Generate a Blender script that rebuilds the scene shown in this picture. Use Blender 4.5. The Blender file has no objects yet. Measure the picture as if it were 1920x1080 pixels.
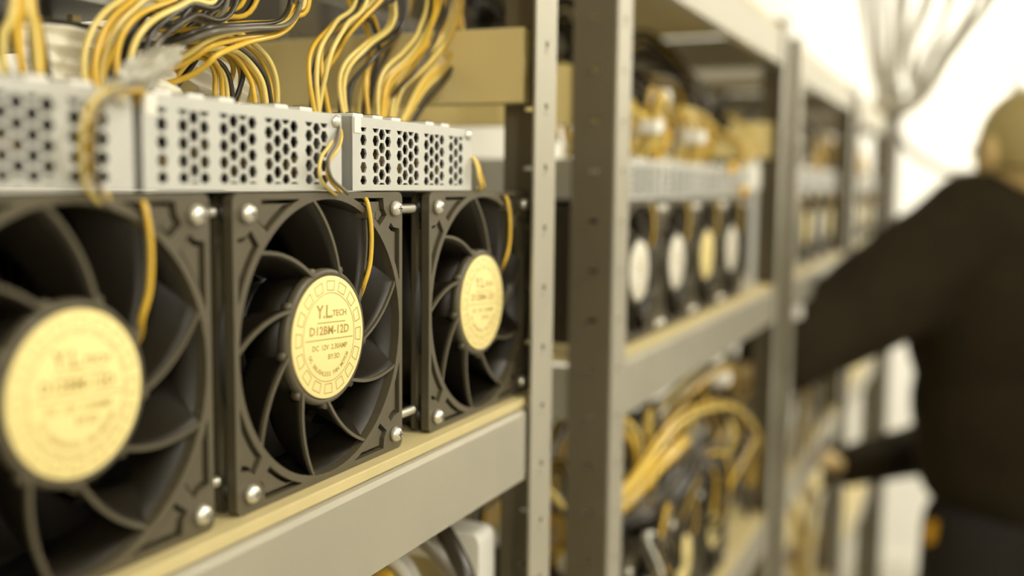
import bpy, bmesh, math, random
from mathutils import Vector, Matrix, noise
from mathutils.geometry import delaunay_2d_cdt
R = random.Random(7)
PI = math.pi
sc = bpy.context.scene
C = sc.collection
# ---------------------------------------------------------------- camera
cam = bpy.data.cameras.new('camera'); camo = bpy.data.objects.new('camera', cam); C.objects.link(camo)
yaw, pitch, roll = .42367, .10027, .0111
fw = Vector((-math.sin(yaw)*math.cos(pitch), math.cos(yaw)*math.cos(pitch), -math.sin(pitch)))
rt = Vector((math.cos(yaw), math.sin(yaw), 0)); up = rt.cross(fw)
r2 = math.cos(roll)*rt + math.sin(roll)*up; u2 = -math.sin(roll)*rt + math.cos(roll)*up
M = Matrix((r2, u2, -fw)).transposed().to_4x4(); M.translation = Vector((.2453, 0, .06405))
camo.matrix_world = M
cam.sensor_width = 36; cam.lens = 36*1946.83/1920
cam.clip_start = .01; cam.clip_end = 50
cam.dof.use_dof = True; cam.dof.focus_distance = .46; cam.dof.aperture_fstop = 3.4
sc.camera = camo
# ---------------------------------------------------------------- world, lights, exposure
w = bpy.data.worlds.new('world'); sc.world = w; w.use_nodes = True
w.node_tree.nodes['Background'].inputs[0].default_value = (1, .93, .78, 1)
w.node_tree.nodes['Background'].inputs[1].default_value = .3
def area(name, loc, target, sx, sy, power, col=(1, .945, .81)):
    l = bpy.data.lights.new(name, 'AREA'); l.shape = 'RECTANGLE'; l.size = sx; l.size_y = sy; l.energy = power; l.color = col
    o = bpy.data.objects.new(name, l); C.objects.link(o); o.location = loc
    o.rotation_euler = (Vector(target)-Vector(loc)).to_track_quat('-Z', 'Y').to_euler(); return o
area('aisle_tube_light', (.95, .55, 1.02), (.55, .55, 0), .12, 1.3, 17)
area('aisle_tube_light', (.95, 2.9, 1.02), (.95, 2.9, 0), .12, 1.3, 26)
area('aisle_tube_light', (1.3, -1.1, 1.02), (.1, .4, .1), .12, 1.2, 16)  # unseen lamp added behind the camera to brighten the end plank
area('rear_tube_light', (-.5, .9, 1.02), (-.7, .9, 0), .12, 1.2, 6)
area('end_wall_light', (.35, 3.3, .95), (.25, 4.1, .35), .9, .1, 12, (1, .965, .88))
sc.view_settings.view_transform = 'Standard'; sc.view_settings.look = 'None'
sc.view_settings.gamma = 1; sc.view_settings.use_curve_mapping = False
sc.view_settings.exposure = .42
# ---------------------------------------------------------------- materials
def mat(name, col, rough=.5, metal=0, noise_amt=0, scale=40, bump=0, trans=0, spec=.5, coat=0, subs=0):
    m = bpy.data.materials.new(name); m.use_nodes = True; nt = m.node_tree; b = nt.nodes['Principled BSDF']
    b.inputs['Base Color'].default_value = (*col, 1); b.inputs['Roughness'].default_value = rough
    b.inputs['Metallic'].default_value = metal; b.inputs['Specular IOR Level'].default_value = spec
    b.inputs['Transmission Weight'].default_value = trans; b.inputs['Coat Weight'].default_value = coat
    tc = nt.nodes.new('ShaderNodeTexCoord'); nz = nt.nodes.new('ShaderNodeTexNoise'); nz.inputs['Scale'].default_value = scale; nz.inputs['Detail'].default_value = 4
    nt.links.new(tc.outputs['Object'], nz.inputs['Vector'])
    if noise_amt:
        mx = nt.nodes.new('ShaderNodeMix'); mx.data_type = 'RGBA'
        mx.inputs[6].default_value = (*[c*(1-noise_amt) for c in col], 1); mx.inputs[7].default_value = (*[min(1, c*(1+noise_amt)) for c in col], 1)
        nt.links.new(nz.outputs['Fac'], mx.inputs[0]); nt.links.new(mx.outputs[2], b.inputs['Base Color'])
    if bump:
        bp = nt.nodes.new('ShaderNodeBump'); bp.inputs['Strength'].default_value = bump; bp.inputs['Distance'].default_value = .002
        nt.links.new(nz.outputs['Fac'], bp.inputs['Height']); nt.links.new(bp.outputs[0], b.inputs['Normal'])
    return m
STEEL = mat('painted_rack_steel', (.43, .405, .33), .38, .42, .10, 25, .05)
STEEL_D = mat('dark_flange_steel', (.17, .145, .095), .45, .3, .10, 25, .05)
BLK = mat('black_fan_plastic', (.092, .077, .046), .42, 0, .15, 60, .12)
BLK_SHADE = mat('shaded_fan_plastic', (.016, .012, .006), .45, 0, .1, 60, .05)  # same plastic as the frame, darkened to paint the shade inside the fan
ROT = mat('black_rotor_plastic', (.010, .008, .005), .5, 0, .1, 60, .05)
LAB = mat('yellow_label', (.95, .80, .35), .5, 0, .03, 30)
LABW = mat('silver_label', (.86, .84, .74), .35, 0, .03, 30)
INK = mat('label_ink', (.42, .29, .08), .6)
SCR = mat('bright_screw_steel', (.82, .80, .72), .3, .85, .08, 200)
ZINC = mat('zinc_sheet', (.58, .58, .55), .42, .45, .06, 80, .03)
DARK = mat('dark_interior', (.045, .034, .018), .6, 0, .3, 50)
CU = mat('coil_wire', (.16, .10, .02), .4, .4, .2, 80)
WOOD = mat('pale_fibreboard', (.60, .50, .25), .65, 0, .10, 60, .08)
WOODP = mat('pale_plank', (.92, .75, .34), .6, 0, .10, 14, .05)
YEL = mat('yellow_wire', (.76, .48, .045), .27, 0, .10, 30, 0, 0, .6)
YELHI = mat('highlit_yellow_wire', (.84, .66, .20), .25, 0, .06, 30, 0, 0, .6)  # paler yellow imitates gloss highlights on the yellow wires
BK = mat('black_wire', (.035, .029, .020), .27, 0, .1, 30, 0, 0, .6)
GRY = mat('grey_wire', (.16, .14, .10), .3, 0, .1, 30)
WHP = mat('white_plastic', (.84, .83, .76), .35, 0, .03, 30)
PCB = mat('dark_circuit_board', (.03, .024, .012), .45, 0, .4, 120)
WALL = mat('cream_wall_paint', (.86, .845, .785), .8, 0, .03, 3, .02)
FLOOR = mat('grey_floor', (.42, .39, .32), .55, 0, .12, 5)
HEAT = mat('dark_aluminium', (.06, .05, .035), .5, .5, .2, 40)
JACK = mat('black_jacket_cloth', (.018, .0125, .004), .9, 0, .35, 9, .35, 0, .2)
TROU = mat('black_trouser_cloth', (.010, .008, .005), .9, 0, .3, 12, .2)
SKIN = mat('skin', (.62, .44, .18), .5, 0, .06, 20, .05)
HAIR = mat('short_fair_hair', (.32, .25, .09), .6, 0, .4, 150, .4)
SHOE = mat('black_shoe', (.02, .017, .012), .5)
ORG = mat('orange_tag', (.55, .28, .01), .5)
EYE = mat('eye_white', (.7, .68, .6), .3)
PLAS = mat('milky_plastic_film', (.95, .91, .76), .22, 0, .05, 20, .3, .03, .6)
LAMPH = mat('lamp_housing', (.8, .78, .7), .4)
TUBE = bpy.data.materials.new('lit_tube'); TUBE.use_nodes = True
_b = TUBE.node_tree.nodes['Principled BSDF']; _b.inputs['Emission Color'].default_value = (1, .95, .82, 1); _b.inputs['Emission Strength'].default_value = 6
# ---------------------------------------------------------------- helpers
def tag(o, label=None, cat=None, group=None, kind=None):
    if label: o['label'] = label
    if cat: o['category'] = cat
    if group: o['group'] = group
    if kind: o['kind'] = kind
    return o
def empty(name, loc, label, cat, group=None):
    o = bpy.data.objects.new(name, None); C.objects.link(o); o.location = loc; o.empty_display_size = .05
    return tag(o, label, cat, group)
class MB:
    def __init__(s): s.v = []; s.f = []; s.sm = []
    def add(s, vs, fs, smooth=False):
        n = len(s.v); s.v += [tuple(v) for v in vs]; s.f += [tuple(i+n for i in f) for f in fs]; s.sm += [smooth]*len(fs); return s
    def box(s, a, b):
        x0, y0, z0 = a; x1, y1, z1 = b
        return s.add([(x0,y0,z0),(x1,y0,z0),(x1,y1,z0),(x0,y1,z0),(x0,y0,z1),(x1,y0,z1),(x1,y1,z1),(x0,y1,z1)],
                     [(0,3,2,1),(4,5,6,7),(0,1,5,4),(1,2,6,5),(2,3,7,6),(3,0,4,7)])
    def tube(s, pts, r, k=8, cap=True):
        pts = [Vector(p) for p in pts]; n = len(pts); rr = r if isinstance(r, (list, tuple)) else [r]*n
        t0 = (pts[1]-pts[0]).normalized(); nrm = t0.orthogonal().normalized(); vs = []; fs = []
        for i, p in enumerate(pts):
            t = (pts[min(i+1, n-1)]-pts[max(i-1, 0)])
            t = t.normalized() if t.length > 1e-9 else t0
            nrm = (nrm - t*nrm.dot(t)).normalized(); bn = t.cross(nrm)
            for j in range(k):
                a = 2*PI*j/k; vs.append(p+(nrm*math.cos(a)+bn*math.sin(a))*rr[i])
        for i in range(n-1):
            for j in range(k):
                fs.append((i*k+j, i*k+(j+1) % k, (i+1)*k+(j+1) % k, (i+1)*k+j))
        if cap: fs += [tuple(range(k-1, -1, -1)), tuple((n-1)*k+j for j in range(k))]
        return s.add(vs, fs, True)
    def lathe(s, prof, c, axis='x', k=24):   # prof: (r, h)
        vs = []; fs = []
        for r, h in prof:
            for j in range(k):
                a = 2*PI*j/k; u, v = r*math.cos(a), r*math.sin(a)
                vs.append({'x': (c[0]+h, c[1]+u, c[2]+v), 'y': (c[0]+v, c[1]+h, c[2]+u), 'z': (c[0]+u, c[1]+v, c[2]+h)}[axis])
        for i in range(len(prof)-1):
            for j in range(k): fs.append((i*k+j, i*k+(j+1) % k, (i+1)*k+(j+1) % k, (i+1)*k+j))
        fs += [tuple(range(k-1, -1, -1)), tuple((len(prof)-1)*k+j for j in range(k))]
        return s.add(vs, fs, True)
    def plate(s, outer, holes, h0, h1, mp=lambda u, v, h: (h, u, v)):
        pts = []; edges = []; faces = []
        for poly in [outer]+holes:
            if sum(poly[i-1][0]*poly[i][1]-poly[i][0]*poly[i-1][1] for i in range(len(poly))) < 0: poly = poly[::-1]
            n = len(pts); pts += [Vector(p) for p in poly]; m = len(poly)
            edges += [(n+i, n+(i+1) % m) for i in range(m)]; faces.append(list(range(n, n+m)))
        V, E_, F, ov, oe, of = delaunay_2d_cdt(pts, edges, faces, 0, 1e-7)
        keep = [f for f, o in zip(F, of) if 0 in o and len(o) == 1]
        nv = len(V); vs = [mp(v[0], v[1], h1) for v in V]+[mp(v[0], v[1], h0) for v in V]
        fs = [tuple(f) for f in keep]+[tuple(i+nv for i in reversed(f)) for f in keep]
        ed = {}
        for f in keep:
            for i in range(len(f)):
                ed[(f[i], f[(i+1) % len(f)])] = 1
        for (a, b) in ed:
            if (b, a) not in ed: fs.append((b, a, a+nv, b+nv))
        return s.add(vs, fs)
    def mesh(s, name, m):
        me = bpy.data.meshes.new(name); me.from_pydata(s.v, [], s.f)
        me.polygons.foreach_set('use_smooth', s.sm); me.materials.append(m); me.update()
        bm = bmesh.new(); bm.from_mesh(me); bmesh.ops.recalc_face_normals(bm, faces=bm.faces); bm.to_mesh(me); bm.free()
        return me
    def build(s, name, m, parent=None, bevel=0):
        o = bpy.data.objects.new(name, s.mesh(name, m)); C.objects.link(o)
        if parent: o.parent = parent
        if bevel:
            b = o.modifiers.new('bevel', 'BEVEL'); b.width = bevel; b.segments = 2; b.limit_method = 'ANGLE'; b.angle_limit = .7
        return o
def inst(name, me, parent=None, loc=(0, 0, 0)):
    o = bpy.data.objects.new(name, me); C.objects.link(o); o.parent = parent; o.location = loc; return o
def copy_tree(o, parent=None):
    c = o.copy(); C.objects.link(c); c.parent = parent
    for ch in list(o.children): copy_tree(ch, c)
    return c
def catmull(pts, n=8):
    P = [Vector(p) for p in pts]; P = [P[0]*2-P[1]]+P+[P[-1]*2-P[-2]]; out = []
    for i in range(1, len(P)-2):
        for j in range(n):
            t = j/n; a, b, c, d = P[i-1:i+3]
            out.append(.5*((2*b)+(c-a)*t+(2*a-5*b+4*c-d)*t*t+(3*b-a-3*c+d)*t**3))
    out.append(P[-2]); return out
def arc(r, a0, a1, n, c=(0, 0)):
    return [(c[0]+r*math.cos(a0+(a1-a0)*i/n), c[1]+r*math.sin(a0+(a1-a0)*i/n)) for i in range(n+1)]
def rrect(u0, v0, u1, v1, r, n=4):
    return (arc(r, PI, 1.5*PI, n, (u0+r, v0+r))+arc(r, 1.5*PI, 2*PI, n, (u1-r, v0+r))+arc(r, 0, PI/2, n, (u1-r, v1-r))+arc(r, PI/2, PI, n, (u0+r, v1-r)))
ORIGINZ = -1.40
# ---------------------------------------------------------------- room
XL, XR, Y0, Y1, ZC = -1.0, 1.75, -1.6, 4.1, 1.10
def struct(name, m, a, b):
    o = MB().box(a, b).build(name, m); return tag(o, kind='structure')
struct('floor', FLOOR, (XL-.1, Y0-.1, ORIGINZ-.05), (XR+.1, Y1+.1, ORIGINZ))
struct('ceiling', WALL, (XL-.1, Y0-.1, ZC), (XR+.1, Y1+.1, ZC+.05))
struct('wall_left', WALL, (XL-.1, Y0-.1, ORIGINZ), (XL, Y1+.1, ZC))
struct('wall_right', WALL, (XR, Y0-.1, ORIGINZ), (XR+.1, Y1+.1, ZC))
struct('wall_back', WALL, (XL, Y1, ORIGINZ), (XR, Y1+.1, ZC))
struct('wall_front', WALL, (XL, Y0-.1, ORIGINZ), (XR, Y0, ZC))
struct('baseboard_back', WHP, (XL, Y1-.012, ORIGINZ), (XR, Y1, ORIGINZ+.08))
for x, y, lab in ((.95, .55, 'ceiling tube lamp above the near aisle'), (.95, 2.9, 'ceiling tube lamp above the far aisle'), (1.3, -1.1, 'unseen tube lamp added behind the viewer'), (-.5, .9, 'ceiling tube lamp behind the racks')):
    t = empty('tube_lamp', (x, y, ZC), lab, 'lamp')
    MB().box((-.05, -.65, -.03), (.05, .65, 0)).build('lamp_housing', LAMPH, t, .004)
    MB().tube([(0, -.62, -.045), (0, .62, -.045)], .013, 10).build('lamp_tube', TUBE, t)
# ---------------------------------------------------------------- racks
XF = .012                      # front plane of the racks
XB = -.267                     # rear plane
def post_mesh(zt, name):
    # L angle, outer corner at local (0,0); front face spans +y 0..t.031 ; side flange spans -x
    m = MB(); z0, H = ORIGINZ, zt
    n = int((H-z0)/.0352); fr = []; sd = []
    zs = [.1437-.0352*i for i in range(60)]; zs = [z for z in zs if z0+.03 < z < H-.01]+[.1437+.0352*i for i in range(1, 8) if .1437+.0352*i < H-.01]
    for z in zs:
        fr.append([(.0135, z-.0018), (.0165, z-.0018), (.0175, z+.0018), (.0125, z+.0018)])
        sd.append([(-.0195, z-.0010), (-.0125, z-.0016), (-.0125, z+.0016), (-.0195, z+.0010)])
    m.plate([(0, z0), (.031, z0), (.031, H), (0, H)], fr, -.0016, 0)
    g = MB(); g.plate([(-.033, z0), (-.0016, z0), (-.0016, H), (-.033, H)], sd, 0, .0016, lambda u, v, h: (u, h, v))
    for z in zs:            # pressed lips under the slots
        m.box((-.0005, .0125, z-.0046), (.0005, .0175, z-.0030)); g.box((-.0215, -.0006, z-.0044), (-.0170, .0004, z-.0020))
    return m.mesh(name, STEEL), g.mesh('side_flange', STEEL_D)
PM = {}
def make_rack(y0, y1, top, levels, label, planks, near=True):
    t = empty('storage_rack', (0, y0, ORIGINZ), label, 'rack', None)
    off = Vector((0, -y0, -ORIGINZ))
    key = round(top, 3)
    if key not in PM: PM[key] = post_mesh(top, 'post')
    for (x, y, mx, my) in ((XF, y0, 1, 1), (XF, y1, 1, -1), (XB, y0, -1, 1), (XB, y1, -1, -1)):
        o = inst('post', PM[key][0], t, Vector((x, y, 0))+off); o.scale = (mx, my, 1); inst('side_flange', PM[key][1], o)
    def part(name, m, a, b, bev=.001):
        o = MB().box(Vector(a)+off, Vector(b)+off).build(name, m, t, bev); return o
    for z in levels:           # z = top of board
        # front and rear beams with a rolled top lip, side beams, board
        for s in (1, -1):
            x = XF-.0025 if s == 1 else XB+.0025
            m = MB(); ya, yb = y0+.034, y1-.034
            prof = [(0, -.047), (0, -.0085), (-.0012*s, -.0062), (-.004*s, -.005), (-.014*s, -.005), (-.014*s, -.007), (-.002*s, -.0072), (-.002*s, -.045), (-.012*s, -.045), (-.012*s, -.047)]
            vs = [(x+p[0], yy, z+p[1]) for yy in (ya, yb) for p in prof]; k = len(prof)
            m.add([Vector(v)+off for v in vs], [(i, (i+1) % k, k+(i+1) % k, k+i) for i in range(k)]+[tuple(range(k)), tuple(range(2*k-1, k-1, -1))])
            m.box(Vector((x-.003*s, y0+.0035, z-.045))+off, Vector((x-.001*s, y0+.036, z-.008))+off)
            m.box(Vector((x-.003*s, y1-.036, z-.045))+off, Vector((x-.001*s, y1-.0035, z-.008))+off)
            m.build('beam', STEEL, t)
            part('side_beam', STEEL, (XB+.004, (y0+.0022) if s == 1 else (y1-.004), z-.047), (XF-.004, (y0+.004) if s == 1 else (y1-.0022), z-.007))
        part('shelf_board', WOOD, (XB+.005, y0+.006, z-.005), (XF-.005, y1-.006, z), .0006)
    for (yy, za, zb) in planks:
        part('end_plank', WOODP, (XB+.004, yy, za), (XF-.014, yy+.012, zb))
    return t
LV = [.262, -.0605, -.362, -.70, -1.1]
make_rack(-.45, .578, .32, LV, 'grey slotted steel rack in front carrying the three large fans', [(.561, .111, .1545)])
make_rack(.690, 1.362, .275, LV, 'grey slotted steel rack just behind the front rack', [(.694, .106, .148), (1.345, .100, .145)])
make_rack(1.445, 2.105, .262, [.255]+LV[1:], 'blurred grey rack beyond the second one, where the raised hand reaches', [(1.449, .106, .146)])
make_rack(2.20, 2.86, .255, [.245]+LV[1:], 'farthest grey rack next to the pale end wall', [])
# ---------------------------------------------------------------- mining machine (fan on a finned body)
def text_mesh(strs):
    out = MB()
    for body, size, u, v, ang, sx in strs:
        cu = bpy.data.curves.new('lettering', 'FONT'); cu.body = body; cu.size = size; cu.align_x = 'CENTER'; cu.align_y = 'CENTER'; cu.resolution_u = 2; cu.offset = size*.022
        ob = bpy.data.objects.new('lettering', cu); C.objects.link(ob)
        dg = bpy.context.evaluated_depsgraph_get(); me = bpy.data.meshes.new_from_object(ob.evaluated_get(dg))
        c, s_ = math.cos(ang), math.sin(ang)
        vs = [(.0, u+(p.co.x*sx)*c-p.co.y*s_, v+(p.co.x*sx)*s_+p.co.y*c) for p in me.vertices]
        out.add(vs, [tuple(p.vertices) for p in me.polygons])
        bpy.data.objects.remove(ob); bpy.data.meshes.remove(me); bpy.data.curves.remove(cu)
    return out
def label_print():
    L = [('Y.L.', .0076, -.0038, .0105, 0, 1.0), ('TECH', .0036, .0070, .0098, 0, 1.15), ('D12BM-12D', .0050, 0, .0028, 0, 1.12),
         ('DC  12V  2.30AMP', .0031, .0005, -.0042, 0, 1.05), ('BY:3D', .0030, .0035, -.0083, 0, 1.1)]
    s = 'DC BRUSHLESS FAN MOTOR'
    for i, ch in enumerate(s):
        a = math.radians(-150+120*i/(len(s)-1)); L.append((ch, .0026, .0155*math.cos(a), .0155*math.sin(a), a+PI/2, 1))
    m = text_mesh(L)
    def line(u0, v0, u1, v1, w=.00022):
        d = Vector((u1-u0, v1-v0)); n = Vector((-d.y, d.x)).normalized()*w
        m.add([(0, u0-n.x, v0-n.y), (0, u1-n.x, v1-n.y), (0, u1+n.x, v1+n.y), (0, u0+n.x, v0+n.y)], [(0, 1, 2, 3)])
    line(-.009, .0062, .0115, .0062); line(-.017, -.0008, .0175, -.0008)
    pts = arc(.0185, 0, 2*PI, 60)
    for a, b in zip(pts, pts[1:]): line(*a, *b, .00016)
    for i in range(16):
        a0 = 2*PI*i/16-.12; a1 = a0+.24
        p = [(r*math.cos(a), r*math.sin(a)) for r, a in ((.0197, a0), (.0236, a0), (.0236, a1), (.0197, a1))]
        for j in range(4): line(*p[j], *p[(j+1) % 4], .00018)
    return m
D2 = math.radians
def pocket(sx, sy, swap, inset):
    ri = .0603+inset; e = .0574-inset
    a0 = D2(48.2)+inset*12; a1 = math.asin(min(.999, e/ri))
    pts = arc(ri, a0, a1-.02, 10)+[(.0195+inset, e), (.0432-inset, e), (.0440-inset, .0525-inset*.3), (.0462-inset*1.2, .0496+inset*.2)]
    pts = [p if not swap else (p[1], p[0]) for p in pts]
    pts = [(p[0]*sx, p[1]*sy) for p in pts]
    # remove near duplicates
    out = [pts[0]]
    for p in pts[1:]:
        if (Vector(p)-Vector(out[-1])).length > 2e-4: out.append(p)
    return out
def make_machine():
    t = empty('mining_machine', (0, 0, 0), '', 'computer')
    f = MB(); outer = rrect(-.06, -.06, .06, .06, .0035)
    bore = arc(.0573, 0, 2*PI, 72)[:-1]
    pk = [pocket(sx, sy, sw, 0) for sx in (1, -1) for sy in (1, -1) for sw in (0, 1)]
    f.plate(outer, [bore]+pk, -.0042, 0)
    f.plate(rrect(-.0598, -.0598, .0598, .0598, .0035), [arc(.0575, 0, 2*PI, 72)[:-1]], -.0100, -.0085)
    for sx in (1, -1):
        for sy in (1, -1):
            for sw in (0, 1): f.plate(pocket(sx, sy, sw, .0017), [], -.0090, -.0014)
    f.plate(outer, [bore], -.038, -.0335)
    # duct
    f.build('fan_frame', BLK, t); f = MB(); n = 72; vs = []; fs = []
    for x, r in ((-.0015, .0574), (-.0375, .0574), (-.0375, .0590), (-.0015, .0590)):
        vs += [(x, r*math.cos(2*PI*j/n), r*math.sin(2*PI*j/n)) for j in range(n)]
    for i in range(4):
        for j in range(n): fs.append((i*n+j, i*n+(j+1) % n, ((i+1) % 4)*n+(j+1) % n, ((i+1) % 4)*n+j))
    f.add(vs, fs, True)
    for sx in (1, -1):
        for sy in (1, -1): f.lathe([(.0048, -.035), (.0048, -.0041)], (0, sx*.0525, sy*.0525), 'x', 14)
    f.build('duct', BLK_SHADE, t)
    for i in range(9):          # fixed curved vanes between hub and ring
        v = MB(); th = D2(20+40*i-.5); nr, nd = 14, 6; vs = []; fs = []
        for side in (-1, 1):
            for a in range(nr+1):
                s = a/nr; r = .0265+(.0578-.0265)*s; th_ = th-D2(30)*(1-s**.85)
                for d in range(nd+1):
                    q = d/nd; x = -.0012-.020*q
                    ang = th_+D2(6+12*s)*(q**1.1)
                    hw = .00050
                    vs.append((x, r*math.cos(ang+side*hw/r), r*math.sin(ang+side*hw/r)))
        N = (nr+1)*(nd+1); w_ = nd+1
        for a in range(nr):
            for d in range(nd):
                b = a*w_+d; fs.append((b, b+1, b+w_+1, b+w_)); fs.append((N+b, N+b+w_, N+b+w_+1, N+b+1))
        for a in range(nr):
            b = a*w_; fs.append((b, b+w_, N+b+w_, N+b)); b += nd; fs.append((b, N+b, N+b+w_, b+w_))
        v.add(vs, fs, True); vo = v.build('guide_vane', BLK_SHADE, t)
        e = MB(); vs = []; fs = []
        for a in range(nr+1):
            s = a/nr; r = .0270+(.0578-.0270)*s; th_ = th-D2(30)*(1-s**.85); hw = .00085
            for x, sd_ in ((-.0003, -1), (-.0003, 1), (-.0018, 1), (-.0018, -1)): vs.append((x, r*math.cos(th_+sd_*hw/r), r*math.sin(th_+sd_*hw/r)))
        for a in range(nr):
            for j in range(4): fs.append((a*4+j, a*4+(j+1) % 4, a*4+4+(j+1) % 4, a*4+4+j))
        e.add(vs, fs); e.build('vane_rim', BLK, vo)  # rim keeps the lighter frame tone, as the lit edge of the shade-darkened vane
    MB().lathe([(.0268, -.0225), (.0270, -.0045)], (0, 0, 0), 'x', 40).build('motor_drum', BLK_SHADE, t)
    h = MB().lathe([(.0284, -.0045), (.0287, -.0035), (.0287, -.002), (.0280, -.0006), (.0262, -.0003), (.0260, -.0008)], (0, 0, 0), 'x', 48)
    for i in range(9):
        a = D2(20+40*i-31); c = Vector((-.0035, .0287*math.cos(a), .0287*math.sin(a))); h.tube([c+Vector((-.001, 0, 0)), c+Vector((.0025, 0, 0))], .0020, 8)
    h.build('hub', BLK, t)
    lb = MB().lathe([(.0256, -.001), (.0256, .0002), (.0254, .0003)], (0, 0, 0), 'x', 64).build('hub_label', LAB, t)
    pr = label_print().build('printed_lettering', INK, lb); pr.location = (.00036, 0, 0); pr.rotation_euler = (D2(-3), 0, 0)
    ro = MB().lathe([(.0275, -.036), (.0275, -.0235), (.026, -.0228)], (0, 0, 0), 'x', 32)
    for i in range(7):
        vs = []; fs = []; th = 2*PI*i/7+.3
        for side in (0, 1):
            for a in range(9):
                s = a/8; r = .0272+(.0562-.0272)*s
                for d in range(7):
                    q = d/6; ang = th+D2(30)*s-(D2(42)*q); vs.append((-.0235-.0115*q-side*.0009, r*math.cos(ang), r*math.sin(ang)))
        for a in range(8):
            for d in range(6):
                b = a*7+d; fs.append((b, b+1, b+8, b+7)); fs.append((63+b, 63+b+7, 63+b+8, 63+b+1))
        ro.add(vs, fs, True)
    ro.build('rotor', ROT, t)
    sm = MB(); sm.lathe([(.0034, 0), (.0036, .0006), (.0035, .0016), (.0028, .0028), (.0016, .0035), (.0004, .0037)], (0, 0, 0), 'x', 20)
    me = sm.mesh('screw', SCR)
    cr = MB(); cr.box((.0032, -.0015, -.0003), (.00375, .0015, .0003)); cr.box((.0032, -.0003, -.0015), (.00375, .0003, .0015)); cm = cr.mesh('screw_recess', HEAT)
    for sx in (1, -1):
        for sy in (1, -1):
            s = inst('screw', me, t, (.0001, sx*.0525, sy*.0525)); inst('recess', cm, s)
    b = MB()
    b.box((-.255, -.058, -.0595), (-.0381, -.0565, .0575)); b.box((-.255, .0565, -.0595), (-.0381, .058, .0575))
    b.box((-.255, -.058, .0560), (-.0381, .058, .0575)); b.box((-.255, -.058, -.0599), (-.0381, .058, -.058))
    b.build('body_shell', HEAT, t)
    fn = MB()
    for i in range(18): fn.box((-.25, -.052+i*.0061, -.057), (-.06, -.0510+i*.0061, .055))
    tag(fn.build('heat_sink_fins', HEAT, t), kind='stuff')
    b2 = MB().tube(catmull([(-.003, .030, .0580), (.001, .0285, .0555), (.003, .0285, .0435), (.003, .0275, .0296), (.001, .026, .0202), (-.005, .031, .0133), (-.010, .030, .006)], 6), .0010, 8)
    b2.build('lead_wire', YEL, t)
    MB().tube(catmull([(-.003, .0317, .0580), (.000, .0305, .0555), (.0015, .0303, .0435), (.0015, .0293, .0296), (-.001, .028, .0202), (-.006, .032, .0133)], 6), .0008, 8).build('lead_wire', BK, t)
    cl = MB().box((-.004, .0265, .0488), (.0016, .0275, .0515)).box((.0008, .0265, .0488), (.0016, .0345, .0515)).box((-.004, .0335, .0488), (.0016, .0345, .0515))
    cl.build('wire_clip', BLK, t)
    return t
mach = make_machine()
mach.location = (0, .359, 0)
mach['label'] = 'middle of the three large black fan machines, sharp round yellow label'
ZM = -.0605+.0601
def machine(x, y, z, label, white=False, scale=1, group=None):
    c = copy_tree(mach); c.location = (x, y, z); c['label'] = label; c.scale = (scale,)*3
    if group: c['group'] = group
    if white:
        for ch in c.children:
            if ch.name.startswith('hub_label'):
                ch.data = WHITE_LABEL
    return c
_wl = bpy.data.meshes.new_from_object([c for c in mach.children if c.name.startswith('hub_label')][0]); _wl.materials.clear(); _wl.materials.append(LABW); WHITE_LABEL = _wl
mach.location.z = ZM
machine(0, .2268, ZM, 'leftmost large black fan machine, out of focus, cut by the frame edge')
machine(0, .505, ZM, 'right one of the three large black fan machines, beside the slotted post')
sc2 = .93
ds = -.0605+.0602*sc2
for i, (y, wh) in enumerate(((.800, 1), (.912, 1), (1.024, 0), (1.136, 1))):
    machine(-.003, y, ds, ['first blurred fan machine right of the thick slotted post, pale label', 'second blurred fan machine on the second rack, pale oval label', 'third blurred fan machine on the second rack, beige label', 'fourth and last blurred fan machine on the second rack shelf, pale label'][i], bool(wh), sc2, 'fan machines on the second rack')
for i, (y, wh) in enumerate(((.838, 1), (.968, 0), (1.095, 0))):
    machine(-.003, y, -.362+.0602, ['near fan machine on the lower shelf of the second rack, at the bottom edge', 'lower shelf fan machine with a pale yellow oval label under black cables', 'far fan machine on the lower shelf of the second rack'][i], bool(wh), 1, 'fan machines on the lower shelf')
for i in range(4):
    machine(-.004, 1.535+i*.135, -.0605+.0602, ['fan machine on the third rack nearest the double post', 'second blurred fan machine on the third rack', 'third blurred fan machine on the third rack', 'last blurred fan machine on the third rack, above the stretched sleeve'][i], i % 2 == 0, 1, 'fan machines on the third rack')
for i in range(4):
    machine(-.004, 2.285+i*.135, -.0605+.0602, ['nearest', 'second', 'third', 'last'][i]+' small blurred fan machine on the farthest rack', i % 2 == 1, 1, 'fan machines on the farthest rack')
# spacer rods between neighbouring machines
for (ya, yb, z, lab) in ((.2868, .299, .0525, 'upper steel spacer rod between the left and middle fans'), (.2868, .299, -.047, 'lower steel spacer rod between the left and middle fans'),
                         (.419, .445, .0515, 'upper steel spacer rod between the middle and right fans'), (.419, .445, -.0485, 'lower steel spacer rod between the middle and right fans')):
    m = MB().tube([(-.0085, ya+.0002, z), (-.0085, yb-.0002, z)], .0019, 12)
    for k in range(int((yb-ya)/.0012)-1): m.lathe([(.0022, 0), (.0022, .0005)], (-.0085, ya+.001+k*.0012, z), 'y', 10)
    tag(m.build('spacer_rod', SCR), lab, 'rod', 'spacer rods between fan machines')
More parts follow.
